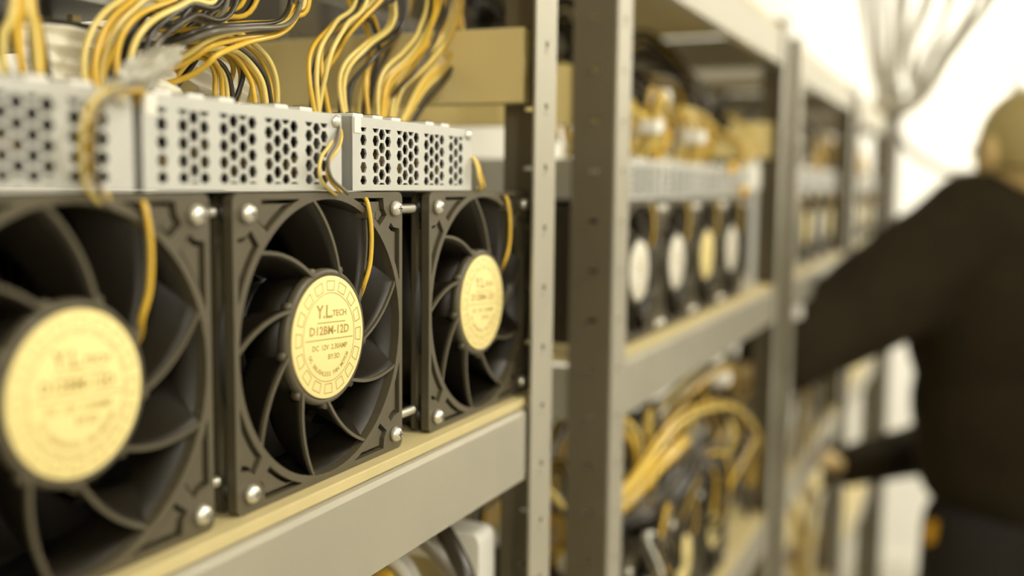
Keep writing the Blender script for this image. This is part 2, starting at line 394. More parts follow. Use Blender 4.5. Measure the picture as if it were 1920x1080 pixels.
# ---------------------------------------------------------------- power supplies with hexagonal vents
def hexv(r, cu, cv, zlo, zhi):
    p = [(cu+r*math.cos(PI/3*i), min(max(cv+r*math.sin(PI/3*i), zlo), zhi)) for i in range(6)]
    out = []
    for q in p:
        if not out or (Vector(q)-Vector(out[-1])).length > 1e-4: out.append(q)
    if (Vector(out[0])-Vector(out[-1])).length < 1e-4: out.pop()
    ar = abs(sum(out[i][0]*out[(i+1) % len(out)][1]-out[(i+1) % len(out)][0]*out[i][1] for i in range(len(out))))/2
    return out if len(out) >= 3 and ar > 1e-6 else None
def make_psu():
    t = empty('power_supply', (0, 0, 0), '', 'power supply')
    W, H = .113, .0315; cols = [[.0086], [.0186, .0238, .0290], [.0392, .0444, .0496, .0548], [.0646, .0698, .0750, .0802], [.0901, .0953, .1005]]
    holes = []; zlo, zhi = .0026, .0272
    for g in cols:
        for k, u in enumerate(g):
            for r in range(-1, 7):
                h = hexv(.00262, u, .0041+r*.0059+(0 if k % 2 == 0 else -.00295), zlo, zhi)
                if h: holes.append(h)
    MB().plate([(0, 0), (W, 0), (W, H), (0, H)], holes, -.0009, 0).build('vent_panel', ZINC, t)
    D = -.235; m = MB()
    m.box((D, 0, 0), (-.0011, .0010, H)); m.box((D, W-.001, 0), (-.0011, W, H)); m.box((D, .001, H-.001), (-.0011, W-.001, H)); m.box((D, .001, 0), (-.0011, W-.001, .001))
    m.box((D, 0, 0), (D+.001, W, H))
    m.build('casing', ZINC, t)
    i_ = MB().box((-.20, .0015, .0015), (-.022, W-.0015, H-.0015)); 
    rr = random.Random(3)
    for k in range(16):
        u = .006+.1*rr.random(); i_.lathe([(.003, -.010), (.003, -.0005+.0*k)], (-.011, u, .006+.02*rr.random()), 'x', 10)
    i_.build('inner_circuitry', DARK, t)
    c = MB()
    for k in range(5): c.lathe([(.0045, 0), (.0045, .006)], (-.016, .022+k*.018, .009+.004*(k % 2)), 'x', 12)
    c.build('copper_coils', CU, t)
    for k in (0, 1, 2, 4, 5):
        s = MB().box((-.032, .016+k*.0165, H+.0002), (-.010, .0245+k*.0165, H+.0026)).build('output_socket', WHP, t, .0006)
        q = MB(); 
        for a in range(3): q.box((-.029+a*.007, .0175+k*.0165, H+.0026), (-.025+a*.007, .023+k*.0165, H+.0030))
        q.build('socket_pins', DARK, s)
    e = MB().lathe([(.0026, 0), (.0026, .0008), (.0012, .0018)], (0, .1085, .0285), 'x', 14).build('screw', SCR, t)
    MB().box((0, .001, .0245), (.0005, .0060, .0312)).build('masking_tape', LABW, t, .0002)
    return t
psu = make_psu(); ZP = .0603; psu.location = (0, .2561, ZP); psu['label'] = 'silver vented power supply on the middle fan, between the other two'
def power(x, y, z, label, s=1, group=None, rot=0):
    c = copy_tree(psu); c.location = (x, y, z); c.scale = (s,)*3; c['label'] = label; c.rotation_euler = (0, 0, rot)
    if group: c['group'] = group
    return c
power(0, .1388, ZP, 'silver vented power supply at the left frame edge, yellow wire before it')
power(0, .3775, ZP, 'silver vented power supply over the right fan, nearest the post')
for i in range(4):
    power(-.004, .745+i*.117, .0525, ['pale power supply right behind the thick post, second rack', 'second pale power supply above the second rack fans', 'third pale power supply above the second rack fans', 'fourth pale power supply, above the last fan of the second rack'][i], .98, 'power supplies on the second rack')
    power(-.004, 1.480+i*.137, .0603, ['blurred power supply nearest the double post, third rack', 'second blurred power supply of the third rack', 'third blurred power supply of the third rack', 'last blurred power supply of the third rack'][i], 1, 'power supplies on the third rack')
    power(-.004, 2.230+i*.137, .0603, ['nearest', 'second', 'third', 'last'][i]+' small blurred power supply on the farthest rack', 1, 'power supplies on the farthest rack')
for i in range(3):
    power(-.03, .775+i*.13, -.2412, ['power supply under the cable heap behind the thick post', 'power supply buried under the middle of the lower cable heap', 'power supply at the far end of the lower cable heap'][i], 1, 'power supplies on the lower shelf')
# upright side panel closing the row on rack two
t = empty('side_bracket', (-.005, 1.262, -.0605), 'upright bright metal bracket at the end of the second rack row', 'bracket')
MB().box((-.06, -.018, 0), (0, .018, .002)).box((-.003, -.018, .002), (0, .018, .155)).build('plate', ZINC, t, .0005)
MB().box((-.02, -.030, .12), (.001, .026, .150)).build('cap_block', WHP, t, .002)
# ---------------------------------------------------------------- cables
MATS = {'Y': YEL, 'P': YELHI, 'K': BK, 'G': GRY, 'W': WHP}
def bundle(name, pts, cols, label, r=.0010, spread=1.0, twist=1.2, seed=0, k=7, n=9, group=None, cat='cable', conn=False):
    rr = random.Random(seed+11); path = catmull(pts, n); N = len(cols)
    base = Vector(pts[0]); t = empty(name, base, label, cat, group)
    # parallel frames
    tan = [(path[min(i+1, len(path)-1)]-path[max(i-1, 0)]).normalized() for i in range(len(path))]
    nrm = Vector((1, 0, 0)); nrm = (nrm-tan[0]*nrm.dot(tan[0])).normalized(); fr = []
    for tt in tan:
        nrm = (nrm-tt*nrm.dot(tt)); nrm = nrm.normalized() if nrm.length > 1e-6 else tt.orthogonal().normalized(); fr.append((nrm.copy(), tt.cross(nrm)))
    for i, c in enumerate(cols):
        u = (i-(N-1)/2)*2.05*r*spread; v = ((i % 2)-.5)*2.0*r*(1 if N > 2 else 0)+rr.uniform(-.3, .3)*r
        ph = rr.uniform(0, 6); am = rr.uniform(.4, 1.5)*r; tw0 = rr.uniform(-.3, .3); pp = []
        for j, p in enumerate(path):
            s = j/(len(path)-1); a = twist*(s-.3)*1.6+tw0*s
            uu = u*(1+.35*math.sin(2.2*s*PI+ph*.2))+am*math.sin(5*s+ph); vv = v+am*math.cos(4*s+ph)
            e1 = fr[j][1]*math.cos(a)+fr[j][0]*math.sin(a); e2 = fr[j][0]*math.cos(a)-fr[j][1]*math.sin(a)
            pp.append(p+e1*uu+e2*vv-base)
        MB().tube(pp, r, k).build('wire', MATS[c], t)
    if conn:
        m = MB().box((-.006, -N*r*1.1-.001, -.008), (.004, N*r*1.1+.001, .004)); m.build('plug', WHP if conn == 'W' else BK, t, .0008)
    return t
def B(pts, cols, label, seed, **kw): return bundle('cable_bundle', pts, cols, label, .00125, seed=seed, group='wire bundles above the front fans', **kw)
B([(-.03,.2394,.0928),(-.03,.2386,.1095),(-.03,.2378,.1191),(-.035,.2422,.15),(-.06,.25,.2555)], 'PYYPY', 'yellow wire bundle rising straight up at the far left edge', 1, twist=.2)
B([(-.035,.2501,.0928),(-.035,.2475,.1109),(-.035,.2465,.1208),(-.035,.2470,.16),(-.06,.26,.2555)], 'KK', 'pair of black wires just right of the leftmost yellow bundle', 2, twist=.2)
B([(-.035,.2357,.0930),(-.035,.2335,.1043),(-.035,.2325,.1140),(-.035,.2330,.1253),(-.06,.24,.2555)], 'KKYK', 'black wires at the very left edge of the photo', 3, twist=.2)
B([(-.05,.2872,.0932),(-.05,.2895,.1059),(-.05,.2975,.1188),(-.05,.3106,.1301),(-.05,.3283,.1453),(-.07,.36,.2555)], 'PYYPYKKK', 'broad yellow bundle curving up to the right from the left power supply', 4, twist=.4, spread=.95)
B([(-.04,.2969,.0932),(-.04,.2973,.1082),(-.04,.3052,.1199),(-.045,.3284,.1316),(-.05,.3570,.1461),(-.07,.39,.2555)], 'YPKKGK', 'yellow and black bundle arching up right behind the crumpled plastic', 5, twist=.4)
B([(-.075,.310,.0935),(-.065,.3230,.1080),(-.05,.3289,.1135),(-.04,.3360,.1205),(-.04,.3579,.1264),(-.045,.3883,.1327),(-.05,.4060,.1429),(-.05,.4104,.1579),(-.06,.41,.2555)], 'KGYPYY', 'bundle lying in a wide bend then turning up, black underneath yellow', 6, twist=.2)
B([(-.07,.334,.0935),(-.07,.3438,.1104),(-.07,.3575,.1223),(-.07,.3749,.1383),(-.07,.3962,.1556),(-.08,.42,.2555)], 'YKKYGYK', 'diagonal yellow and black bundle going up right behind the wide bend', 7, twist=.5)
B([(-.06,.3996,.0935),(-.06,.3955,.1103),(-.06,.3835,.1198),(-.06,.3702,.1240),(-.06,.3548,.1243),(-.075,.34,.12)], 'YPYKYP', 'yellow wires arching down onto the right end of the middle supply', 8, twist=.5, spread=1.1)
B([(-.065,.3756,.0935),(-.065,.3740,.1084),(-.065,.3672,.1159),(-.07,.3618,.1190),(-.08,.35,.118)], 'YYPK', 'short arched yellow wires over the centre of the middle supply', 9, twist=.5)
B([(-.072,.3879,.0935),(-.07,.3919,.1109),(-.07,.3867,.1198),(-.075,.3775,.1246),(-.085,.36,.125)], 'YKYP', 'short yellow and black arch behind the taller yellow arch', 10, twist=.3)
B([(-.05,.4214,.0932),(-.05,.4217,.1125),(-.05,.4272,.1269),(-.05,.4424,.1417),(-.05,.4645,.1649),(-.06,.47,.2555)], 'YPKP', 'first upright bundle at the left end of the right supply', 11, twist=1.8)
B([(-.06,.4413,.0932),(-.06,.4413,.1203),(-.06,.4491,.1328),(-.055,.4547,.1424),(-.05,.4747,.1585),(-.05,.4908,.1723),(-.06,.5,.2555)], 'YKYPKY', 'second upright bundle, yellow with black crossing near its top', 12, twist=2.2)
B([(-.055,.4543,.0935),(-.055,.4559,.1158),(-.05,.4694,.1319),(-.05,.4952,.1478),(-.05,.4992,.1710),(-.06,.5,.2555)], 'PPKKG', 'twisting bundle with two thick black wires, leaning right', 13, twist=1.6)
B([(-.06,.4789,.0935),(-.06,.4832,.1159),(-.06,.4908,.1350),(-.06,.4854,.1483),(-.06,.4675,.1661),(-.07,.46,.2555)], 'YYPKY', 'yellow bundle crossing leftwards behind the twisting black one', 14, twist=2.4)
B([(-.05,.4813,.0935),(-.05,.4887,.1147),(-.045,.5062,.1303),(-.045,.5248,.1487),(-.05,.5445,.1789),(-.06,.55,.2555)], 'PYPYYK', 'glossy yellow bundle sweeping up right in front of the plank', 15, twist=1.0)
B([(-.055,.4970,.0935),(-.055,.5077,.1181),(-.05,.5320,.1364),(-.05,.5566,.1563),(-.05,.5632,.1822),(-.06,.565,.2555)], 'YPYPY', 'thick glossy yellow bundle parallel to the sweeping one', 16, twist=1.0)
B([(-.05,.5051,.0935),(-.05,.5300,.1159),(-.05,.5567,.1324),(-.05,.5760,.1514),(-.055,.5808,.1698),(-.06,.5766,.1852),(-.07,.57,.2555)], 'PYPKK', 'rightmost bow-shaped bundle, black on its outer side, before the plank', 17, twist=.5)
B([(-.07,.4990,.0935),(-.07,.5065,.1183),(-.07,.5258,.1413),(-.07,.5404,.1585),(-.07,.5451,.1807),(-.08,.55,.2555)], 'YKY', 'thin upright bundle in the shade behind the glossy ones', 18, twist=1.0)
bundle('hanging_lead', [(-.02,.2545,.0800),(.002,.2532,.0915),(.008,.2368,.0895),(.010,.2274,.0826),(.008,.2270,.0726),(.004,.2324,.0630),(.003,.2383,.0575)], 'PYG', 'yellow lead looping in front of the left supply vent', .0009, twist=.4, seed=20, cat='cable')
bundle('hanging_lead', [(-.014,.3735,.0850),(-.002,.3697,.0864),(.002,.3629,.0794),(.004,.3522,.0726),(.004,.3521,.0652),(.002,.3653,.0590)], 'PYG', 'yellow lead curling out of the gap beside the right supply', .0008, twist=.4, seed=21, cat='cable')
bundle('hanging_lead', [(-.01,.4925,.0810),(.0,.4925,.0761),(.003,.4931,.0677),(.002,.4990,.0622),(-.004,.507,.061)], 'YP', 'short yellow lead at the right end of the row of supplies', .0009, twist=.4, seed=22, cat='cable')
# translucent crumpled wraps and plastic sheet
def film(name, label, fn, nu, nv, m=PLAS, th=.0004):
    mb = MB(); vs = [fn(a/nu, b/nv) for a in range(nu+1) for b in range(nv+1)]
    mb.add(vs, [(a*(nv+1)+b, (a+1)*(nv+1)+b, (a+1)*(nv+1)+b+1, a*(nv+1)+b+1) for a in range(nu) for b in range(nv)], True)
    o = mb.build(name, m); s = o.modifiers.new('solid', 'SOLIDIFY'); s.thickness = th; return tag(o, label, 'plastic')
def sheetA(u, v):
    y = .262+.075*u; z = .0922+.0255*v+.006*u*v; k = (v+.55*u*u)
    x = -.0545-.010*v+.004*math.sin(k*26)*(.4+.6*math.sin(PI*u))*.7+.002*noise.noise(Vector((u*5, v*5, 1)))
    return (x, y, z)
film('plastic_sheet', 'folded milky plastic sheet standing behind the left power supply', sheetA, 40, 40)
def sheetB(u, v):
    top = .0355-.020*u**2.2
    y = .383+.058*u+.012*(1-v)*u; z = .0925+top*v
    x = -.086-.012*v+.003*math.sin((v+.4*u)*20)+.002*noise.noise(Vector((u*5, v*5, 4)))
    return (x, y, z)
film('plastic_sheet', 'curved milky plastic sheet standing behind the middle power supply', sheetB, 36, 30)
def wrap(c, s, seed, label):
    bm = bmesh.new(); bmesh.ops.create_icosphere(bm, subdivisions=4, radius=1)
    for v in bm.verts:
        p = v.co.copy(); d = 1+.35*noise.noise(p*1.6+Vector((seed, 0, 0)))+.30*abs(noise.noise(p*4+Vector((0, seed, 0))))
        v.co = Vector((p.x*s[0]*d*1.2, p.y*s[1]*d+.3*p.z*s[2], p.z*s[2]*d+.45*p.y*s[1]))+Vector(c)
    me = bpy.data.meshes.new('plastic_wrap'); bm.to_mesh(me); bm.free(); me.materials.append(PLASG)
    o = bpy.data.objects.new('plastic_wrap', me); C.objects.link(o); return tag(o, label, 'plastic')
PLASG = mat('crumpled_clear_wrap', (.60, .57, .47), .25, 0, .2, 60, .5, .35, .6)
wrap((-.010, .2690, .1005), (.004, .0150, .0062), 2.1, 'crumpled clear plastic tangle on top of the joint between left and middle supplies')
# device with bare circuit board at the top left
t = empty('open_circuit_device', (-.135, .255, .0922), 'silver box with a dark circuit board beneath, at the top left above plastic', 'electronics')
MB().box((-.045, -.11, .0400), (.060, .090, .085)).build('metal_case', ZINC, t, .001)
MB().box((-.045, -.11, .0290), (.064, .094, .0310)).build('circuit_board', PCB, t)
m = MB()
for k in range(26):
    a = R.uniform(-.105, .085); b_ = R.uniform(.0, .058); h = R.uniform(.003, .009); q = R.uniform(.002, .005)
    m.box((b_, a, .0311), (b_+q, a+q*1.3, .0310+h))
tag(m.build('board_parts', mat('board_component', (.30, .24, .10), .4, .2), t), kind='stuff')
for k in range(4): MB().tube([(.045-.08*(k % 2), -.10+.18*(k//2), 0), (.045-.08*(k % 2), -.10+.18*(k//2), .029)], .002, 8).build('standoff', ZINC, t)
ORD = ['first', 'second', 'third', 'fourth', 'fifth', 'sixth', 'seventh', 'eighth', 'ninth', 'tenth', 'eleventh', 'twelfth', 'thirteenth', 'fourteenth', 'fifteenth', 'sixteenth', 'seventeenth', 'eighteenth', 'nineteenth', 'twentieth', 'twenty-first', 'twenty-second', 'twenty-third', 'twenty-fourth', 'twenty-fifth', 'twenty-sixth']
def hue(c):
    n = {k: c.count(k) for k in 'YPKGW'}; y = n['Y']+n['P']
    return 'yellow' if y == len(c) else 'mostly yellow' if y > len(c)/2 else 'black' if n['K'] == len(c) else 'black and grey' if y == 0 and n['W'] == 0 else 'grey and white' if y == 0 else 'dark and yellow'
# background tangles
def tangle(n, y0, y1, zb, zt, xr, cols, label, group, seed, r=.0012, big=1.0, xo=0):
    rr = random.Random(seed)
    for i in range(n):
        y = y0+(y1-y0)*(i+.5)/n; dy = rr.uniform(-.07, .09)*big; h = rr.uniform(.45, 1)*(zt-zb)
        x0 = xr[0]+(xr[1]-xr[0])*rr.random(); x1 = xr[0]+(xr[1]-xr[0])*rr.random()
        y2 = min(max(y+dy, y0), y1); ym = min(max(y+rr.uniform(-.03, .04)*big, y0), y1)
        pts = [(x0, y, zb), (x0+rr.uniform(0, .015), y+rr.uniform(-.01, .01), zb+h*.45), (x0*.5+x1*.5+xo, ym, zb+h), (x1+xo*.5, y2, zb+h*rr.uniform(.55, .9)), (x1, min(max(y2+rr.uniform(-.03, .03), y0), y1), zb+h*rr.uniform(.05, .4))]
        c = cols[rr.randrange(len(cols))]
        bundle('cable_bundle', pts, c, ORD[i]+' bundle from the near end, '+hue(c)+', '+label, r, seed=seed+i, k=5, n=6, twist=rr.uniform(.5, 2.5), spread=1.1, group=group, conn=('W' if rr.random() < .45 else False))
CO = ['YPYPY', 'PYYP', 'YYKKP', 'KKKYK', 'PPYY', 'KGKGK', 'YPYYK']
tangle(17, .735, 1.31, .0845, .165, (-.13, -.015), ['YPYPY', 'PYYP', 'PPYYP', 'YYKP', 'PYPW'], 'over the second rack supplies', 'cables over the second rack supplies', 100, .0016)
tangle(24, .735, 1.31, .125, .225, (-.19, -.05), ['KKGK', 'KGKGK', 'KKKK', 'GKKG', 'KKY'], 'arching high in the second rack', 'dark cables above the second rack supplies', 150, .0026, 1.0)
tangle(15, .735, 1.31, -.235, -.125, (-.14, .0), ['YPYKK', 'KKKG', 'KKYYG', 'KYKKP', 'YPPYK', 'KKGKK'], 'on the second rack lower shelf', 'cable heap on the lower shelf', 200, .0019, 1.5, .012)
tangle(9, .735, 1.28, -.30, -.20, (-.02, .008), ['KKGK', 'KGKGY', 'KKYK', 'GWKK'], 'hanging before the lower fans', 'black cables before the lower fans', 250, .0018, 1.3, .010)
tangle(13, 1.49, 2.07, .0920, .19, (-.14, -.01), ['YPYYK', 'YYPY', 'KKGG', 'GKGW', 'KGKYG'], 'on the third rack supplies', 'cables over the third rack supplies', 300, .0022)
tangle(12, 2.24, 2.82, .0920, .18, (-.14, -.01), ['YPYYY', 'YYPY', 'GKKG'], 'on the farthest rack supplies', 'cables over the farthest rack supplies', 350, .0026)
tangle(16, 1.49, 2.07, -.362, -.14, (-.15, .005), ['YPYYG', 'GWGWG', 'KGGKY', 'GYPW', 'KKGG'], 'on the third rack lower shelf', 'cable heap of the third rack', 400, .0024, 1.2, .012)
tangle(12, 2.24, 2.82, -.362, -.16, (-.15, .0), ['YPYYG', 'GWGWG', 'KGGK'], 'on the farthest rack lower shelf', 'cable heap of the farthest rack', 450, .0026, 1.2, .01)
tangle(14, 1.49, 2.07, -.698, -.42, (-.15, .005), ['YPYYG', 'GWGWG', 'KGGKY', 'GYPW'], 'on the third rack bottom shelf', 'cable heap low on the third rack', 500, .0024, 1.2, .01)
# named big loops seen on the lower shelf of rack two
def big(pts, cols, label, seed, r=.0024): return bundle('cable_bundle', pts, cols, label, r, seed=seed, k=6, twist=.8, spread=1.0, group='big loops on the lower shelf')
big([(-.05,.74,-.235),(-.01,.80,-.185),(.0,.90,-.155),(.004,1.02,-.160),(.008,1.14,-.185),(.008,1.26,-.245),(.0,1.28,-.31)], 'YPYYK', 'long yellow loop curving down right across the lower cable heap', 31, .0017)
big([(-.06,.76,-.235),(-.02,.80,-.205),(.002,.86,-.175),(.002,.94,-.172),(-.02,1.0,-.20),(-.05,1.02,-.235)], 'YPYY', 'yellow loop just right of the thick post on the lower shelf', 32, .0016)
big([(-.08,.90,-.235),(-.03,.98,-.16),(-.01,1.08,-.130),(-.01,1.2,-.14),(-.03,1.28,-.20),(-.05,1.28,-.26)], 'GKPGY', 'grey and yellow loop on top of the lower cable heap', 33)
big([(-.05,.80,-.235),(.002,.86,-.21),(.006,.95,-.20),(.006,1.08,-.225),(.006,1.20,-.285),(-.0,1.24,-.33)], 'KKGK', 'black loop beneath the long yellow loop', 34)
def plugblock(loc, s, label, m=WHP):
    t = empty('power_plug', loc, label, 'plug', None)
    MB().box((-s, -s*1.2, -s*.7), (s, s*1.2, s*.7)).build('plug_body', m, t, s*.25)
    MB().tube(catmull([(0, s*1.1, 0), (-.01, s*1.8, .0), (-.03, s*2.2, -s)], 5), s*.25, 8).build('plug_cord', m, t)
plugblock((-.012, 1.08, -.112), .014, 'bright white plug under the shelf beam of the second rack')
plugblock((-.012, 1.14, -.150), .010, 'small white plug below the brighter one on the second rack')
plugblock((.0, 1.54, -.118), .013, 'white plug hanging under the third rack shelf')
plugblock((-.05, 1.0, .150), .010, 'white plug among dark cables high on the second rack')
plugblock((-.01, .845, .112), .008, 'white plug in the yellow wires nearest the thick post')
plugblock((-.01, .99, .110), .009, 'white plug in the middle of the yellow wires')
def bead(loc, label):
    m = MB().lathe([(.001, -.004), (.005, -.003), (.0065, 0), (.005, .003), (.001, .004)], loc, 'x', 14)
    tag(m.build('orange_cap', mat('orange_plastic', (1, .60, .03), .3), None), label, 'cap')
bead((.002, 1.100, .0822), 'round orange cap at the end of the power supply row')
bead((.002, 1.165, .0585), 'smaller orange cap below and right of the other one')
# dark hose and adapters on the lower level of the front rack
bundle('black_hose', [(-.085,.50,-.105),(-.058,.50,-.112),(-.035,.50,-.128),(-.020,.50,-.145),(-.010,.50,-.165),(-.008,.50,-.21),(-.02,.50,-.356)], 'KG', 'thick black hose bending down under the front shelf beam', .0052, twist=.2, seed=61, k=12, cat='hose')
bundle('cable_bundle', [(-.13,.505,-.20),(-.095,.505,-.155),(-.062,.505,-.148),(-.040,.505,-.165),(-.036,.505,-.22),(-.05,.505,-.355)], 'WW', 'pair of white cables just left of the black hose', .0040, twist=.2, seed=62, k=10)
bundle('cable_bundle', [(-.12,.475,-.22),(-.085,.475,-.166),(-.060,.475,-.158),(-.040,.475,-.172),(-.04,.475,-.355)], 'YY', 'yellow cables at the bottom edge below the front shelf', .0032, twist=.2, seed=63, k=10)
t = empty('storage_bin', (-.125, .55, -.362), 'white bin with a beige rounded recess, under the shelf left of the slotted post', 'bin')
MB().plate(rrect(-.112, 0, .113, .222, .006), [rrect(-.095, .02, .092, .203, .014, 6)], 0, -.022, lambda u, v, h: (u, h, v)).build('rim', WHP, t, .001)
MB().plate(rrect(-.095, .02, .092, .203, .014, 6), [], -.004, 0, lambda u, v, h: (u, h, v)).build('recessed_panel', mat('beige_panel_inner', (.42, .35, .17), .6), t)
MB().lathe([(.012, 0), (.012, -.004), (.009, -.006)], (.070, -.004, .17), 'y', 20).build('round_cap', WHP, t)
bundle('cable_bundle', [(-.12,.72,-.13),(-.09,.72,-.155),(-.06,.73,-.175),(-.05,.75,-.20),(-.06,.78,-.235)], 'YPYK', 'yellow cables seen between the two slotted posts', .003, twist=.4, seed=64, k=8)
# things on the wall behind the racks
t = empty('wall_cabinet', (XL+.002, 2.05, -1.05), 'white-framed beige cabinet standing low behind the racks', 'cabinet')
MB().plate(rrect(-.55, 0, .42, .50, .03), [rrect(-.47, .06, .33, .40, .03)], 0, .12).build('frame', WHP, t, .004)
MB().plate(rrect(-.47, .06, .33, .40, .03), [], 0, .06).build('door', mat('beige_panel', (.42, .35, .17), .6), t)
MB().tube([(.075, .2, .2), (.075, .2, .28)], .008, 8).build('handle', ZINC, t)
MB().box((.0, -.5, -(1.05+ORIGINZ)*-1*0-.35), (.08, .38, 0)).build('plinth', WHP, t)
t = empty('wall_equipment_box', (XL+.002, 1.95, .30), 'dark box fixed high on the wall behind the front rack', 'electrical box')
MB().box((0, -.55, 0), (.30, .22, .62)).build('box_body', mat('dark_brown_metal', (.022, .017, .009), .5), t, .004)
MB().box((.3005, -.52, .03), (.306, .19, .59)).build('door', mat('dark_brown_door', (.026, .020, .010), .5), t, .002)
MB().box((.306, .12, .2), (.32, .14, .3)).build('latch', ZINC, t, .002)
HGR = mat('light_grey_cable', (.42, .39, .31), .5)
# hanging cables by the end wall
rr = random.Random(5)
HC = []
for i in range(18):
    x = -.10+.020*i+rr.uniform(-.01, .01); sag = rr.uniform(-.03, .03); yy = 2.93+rr.uniform(-.03, .05)
    if x < .04: pts = [(x, yy, ZC), (x+.005, yy, .7), (x*.6+.004, yy, .45), (.008+x*.25, 2.93, .30), (.016, 2.93, .22)]
    else: pts = [(x+.1, yy, ZC), (x+.05, yy, .75), (x+.02, yy, .52+sag), (x*.72, yy, .40+sag), (.05+x*.2, 2.93, .30), (.018, 2.93, .24)]
    tag(MB().tube(catmull(pts, 8), rr.uniform(.0055, .0105), 8).build('hanging_cable', HGR if i % 4 else WHP), ORD[i]+' hanging cable from the left, '+('white' if i % 4 == 0 else 'grey')+', at the rack end', 'cable', 'hanging cables at the rack end')
PIPE = mat('dark_conduit', (.10, .085, .055), .5)
tag(MB().tube([(.022, 2.93, ORIGINZ), (.022, 2.93, .33)], .017, 14).build('conduit', PIPE), 'dark vertical conduit at the end of the racks', 'pipe')
tag(MB().tube(catmull([(.022, 2.95, .22), (.06, 2.98, .165), (.12, 3.02, .125), (.20, 3.05, .105), (.45, 3.1, .16), (.8, 3.1, .5), (1.0, 3.1, ZC)], 10), .010, 12).build('sagging_cable', GRY), 'thick grey cable sagging from the rack end behind the worker', 'cable')
tag(MB().tube([(.293, 2.9, ZC), (.297, 2.9, .45), (.309, 2.9, .20), (.309, 2.9, .05)], .009, 10).build('drop_cable', PIPE), 'straight dark cable hanging above the head of the person', 'cable')
tag(MB().box((-.03, 2.87, .262), (.05, 2.99, .300)).build('cable_tray', STEEL, None, .003), 'grey cable clamp on top of the rack end', 'cable tray')
# ---------------------------------------------------------------- person
def blob(prims, voxel, name, m, parent, smooth=3):
    mb = MB()
    for p in prims:
        if p[0] == 'c':       # tapered capsule chain: points, radii (with spherical ends)
            pts = [Vector(q) for q in p[1]]; rad = p[2]
            for a, b, ra, rb in zip(pts, pts[1:], rad, rad[1:]):
                n = 6; L = [a.lerp(b, i/n) for i in range(n+1)]; rs = [ra+(rb-ra)*i/n for i in range(n+1)]
                mb.tube(L, rs, 16)
            for q, r in zip(pts, rad): p2 = [(max(1e-5, r*math.sin(PI*i/10)), -r*math.cos(PI*i/10)) for i in range(11)]; mb.lathe(p2, q, 'z', 16)
        else:                 # ellipsoid: centre, radii, rotation z
            _, c, rads, rz = p; Rm = Matrix.Rotation(rz, 3, 'Z'); vs = []; fs = []; k = 24; n = 16
            for i in range(n+1):
                th = PI*i/n
                for j in range(k):
                    ph = 2*PI*j/k; v = Vector((max(.001, math.sin(th))*math.cos(ph)*rads[0], max(.001, math.sin(th))*math.sin(ph)*rads[1], -math.cos(th)*rads[2])); vs.append(Rm @ v+Vector(c))
            for i in range(n):
                for j in range(k): fs.append((i*k+j, i*k+(j+1) % k, (i+1)*k+(j+1) % k, (i+1)*k+j))
            fs += [tuple(range(k-1, -1, -1)), tuple(n*k+j for j in range(k))]
            mb.add(vs, fs, True)
    o = mb.build(name, m, parent)
    md = o.modifiers.new('remesh', 'REMESH'); md.mode = 'VOXEL'; md.voxel_size = voxel; md.use_smooth_shade = True
    s = o.modifiers.new('smooth', 'SMOOTH'); s.iterations = smooth; s.factor = .6
    dg = bpy.context.evaluated_depsgraph_get(); me = bpy.data.meshes.new_from_object(o.evaluated_get(dg)); o.modifiers.clear(); o.data = me
    me.polygons.foreach_set('use_smooth', [True]*len(me.polygons))
    if not me.materials: me.materials.append(m)
    return o
P0 = Vector((.34, 2.0, ORIGINZ))
per = empty('person', P0, 'person in a black jacket leaning into the rack with both arms', 'person')
F = Vector((-.64, .77, 0)); RR = Vector((.77, .64, 0)); fa = math.atan2(RR.y, RR.x)
def W(v): return Vector(v)-P0
hip = Vector((.34, 2.0, -.50)); chest = Vector((.325, 1.97, -.10)); neck = Vector((.31, 1.96, .06)); head = Vector((.307, 1.95, .125))
LS = Vector((.225, 1.89, -.005)); RS = Vector((.47, 2.08, .0))
LE = Vector((.110, 1.78, -.105)); LW = Vector((-.030, 1.60, -.200)); LH = Vector((-.075, 1.565, -.215))
RE = Vector((.335, 2.25, -.40)); RW = Vector((.035, 2.04, -.470)); RH = Vector((-.030, 2.01, -.440))
hl = hip-RR*.09; hr = hip+RR*.09
kl = hl+Vector((0, 0, -.43))+F*.05; kr = hr+Vector((0, 0, -.43))+F*.02
al = hl+Vector((0, 0, -.82)); ar_ = hr+Vector((0, 0, -.82))+F*.04
hd = F*.9+Vector((0, 0, -.35)); hd.normalize()
body = [('e', W(hip), (.15, .10, .12), fa), ('e', W(chest+Vector((0, 0, -.05))), (.16, .10, .20), fa), ('c', [W(hip), W(chest)], [.10, .11]), ('c', [W(LS), W(chest), W(RS)], [.06, .10, .06]),
        ('c', [W(neck-Vector((0, 0, .05))), W(head-Vector((0, 0, .03)))], [.062, .056]),
        ('e', W(head), (.074, .090, .100), fa), ('e', W(head+hd*.035-Vector((0, 0, .045))), (.052, .055, .055), fa), ('e', W(head+F*.094-Vector((0, 0, .015))), (.011, .018, .018), fa),
        ('e', W(head-RR*.077-F*.005-Vector((0, 0, .002))), (.008, .019, .031), fa-.3), ('e', W(head+RR*.077-F*.005), (.008, .019, .031), fa+.3),
        ('c', [W(head+F*.085-RR*.022-Vector((0, 0, .058))), W(head+F*.088-Vector((0, 0, .057))), W(head+F*.085+RR*.022-Vector((0, 0, .058)))], [.006, .008, .006]),
        ('c', [W(LS), W(LE), W(LW)], [.050, .038, .027]), ('c', [W(RS), W(RE), W(RW)], [.050, .038, .027]),
        ('c', [W(hl), W(kl), W(al)], [.08, .055, .038]), ('c', [W(hr), W(kr), W(ar_)], [.08, .055, .038])]
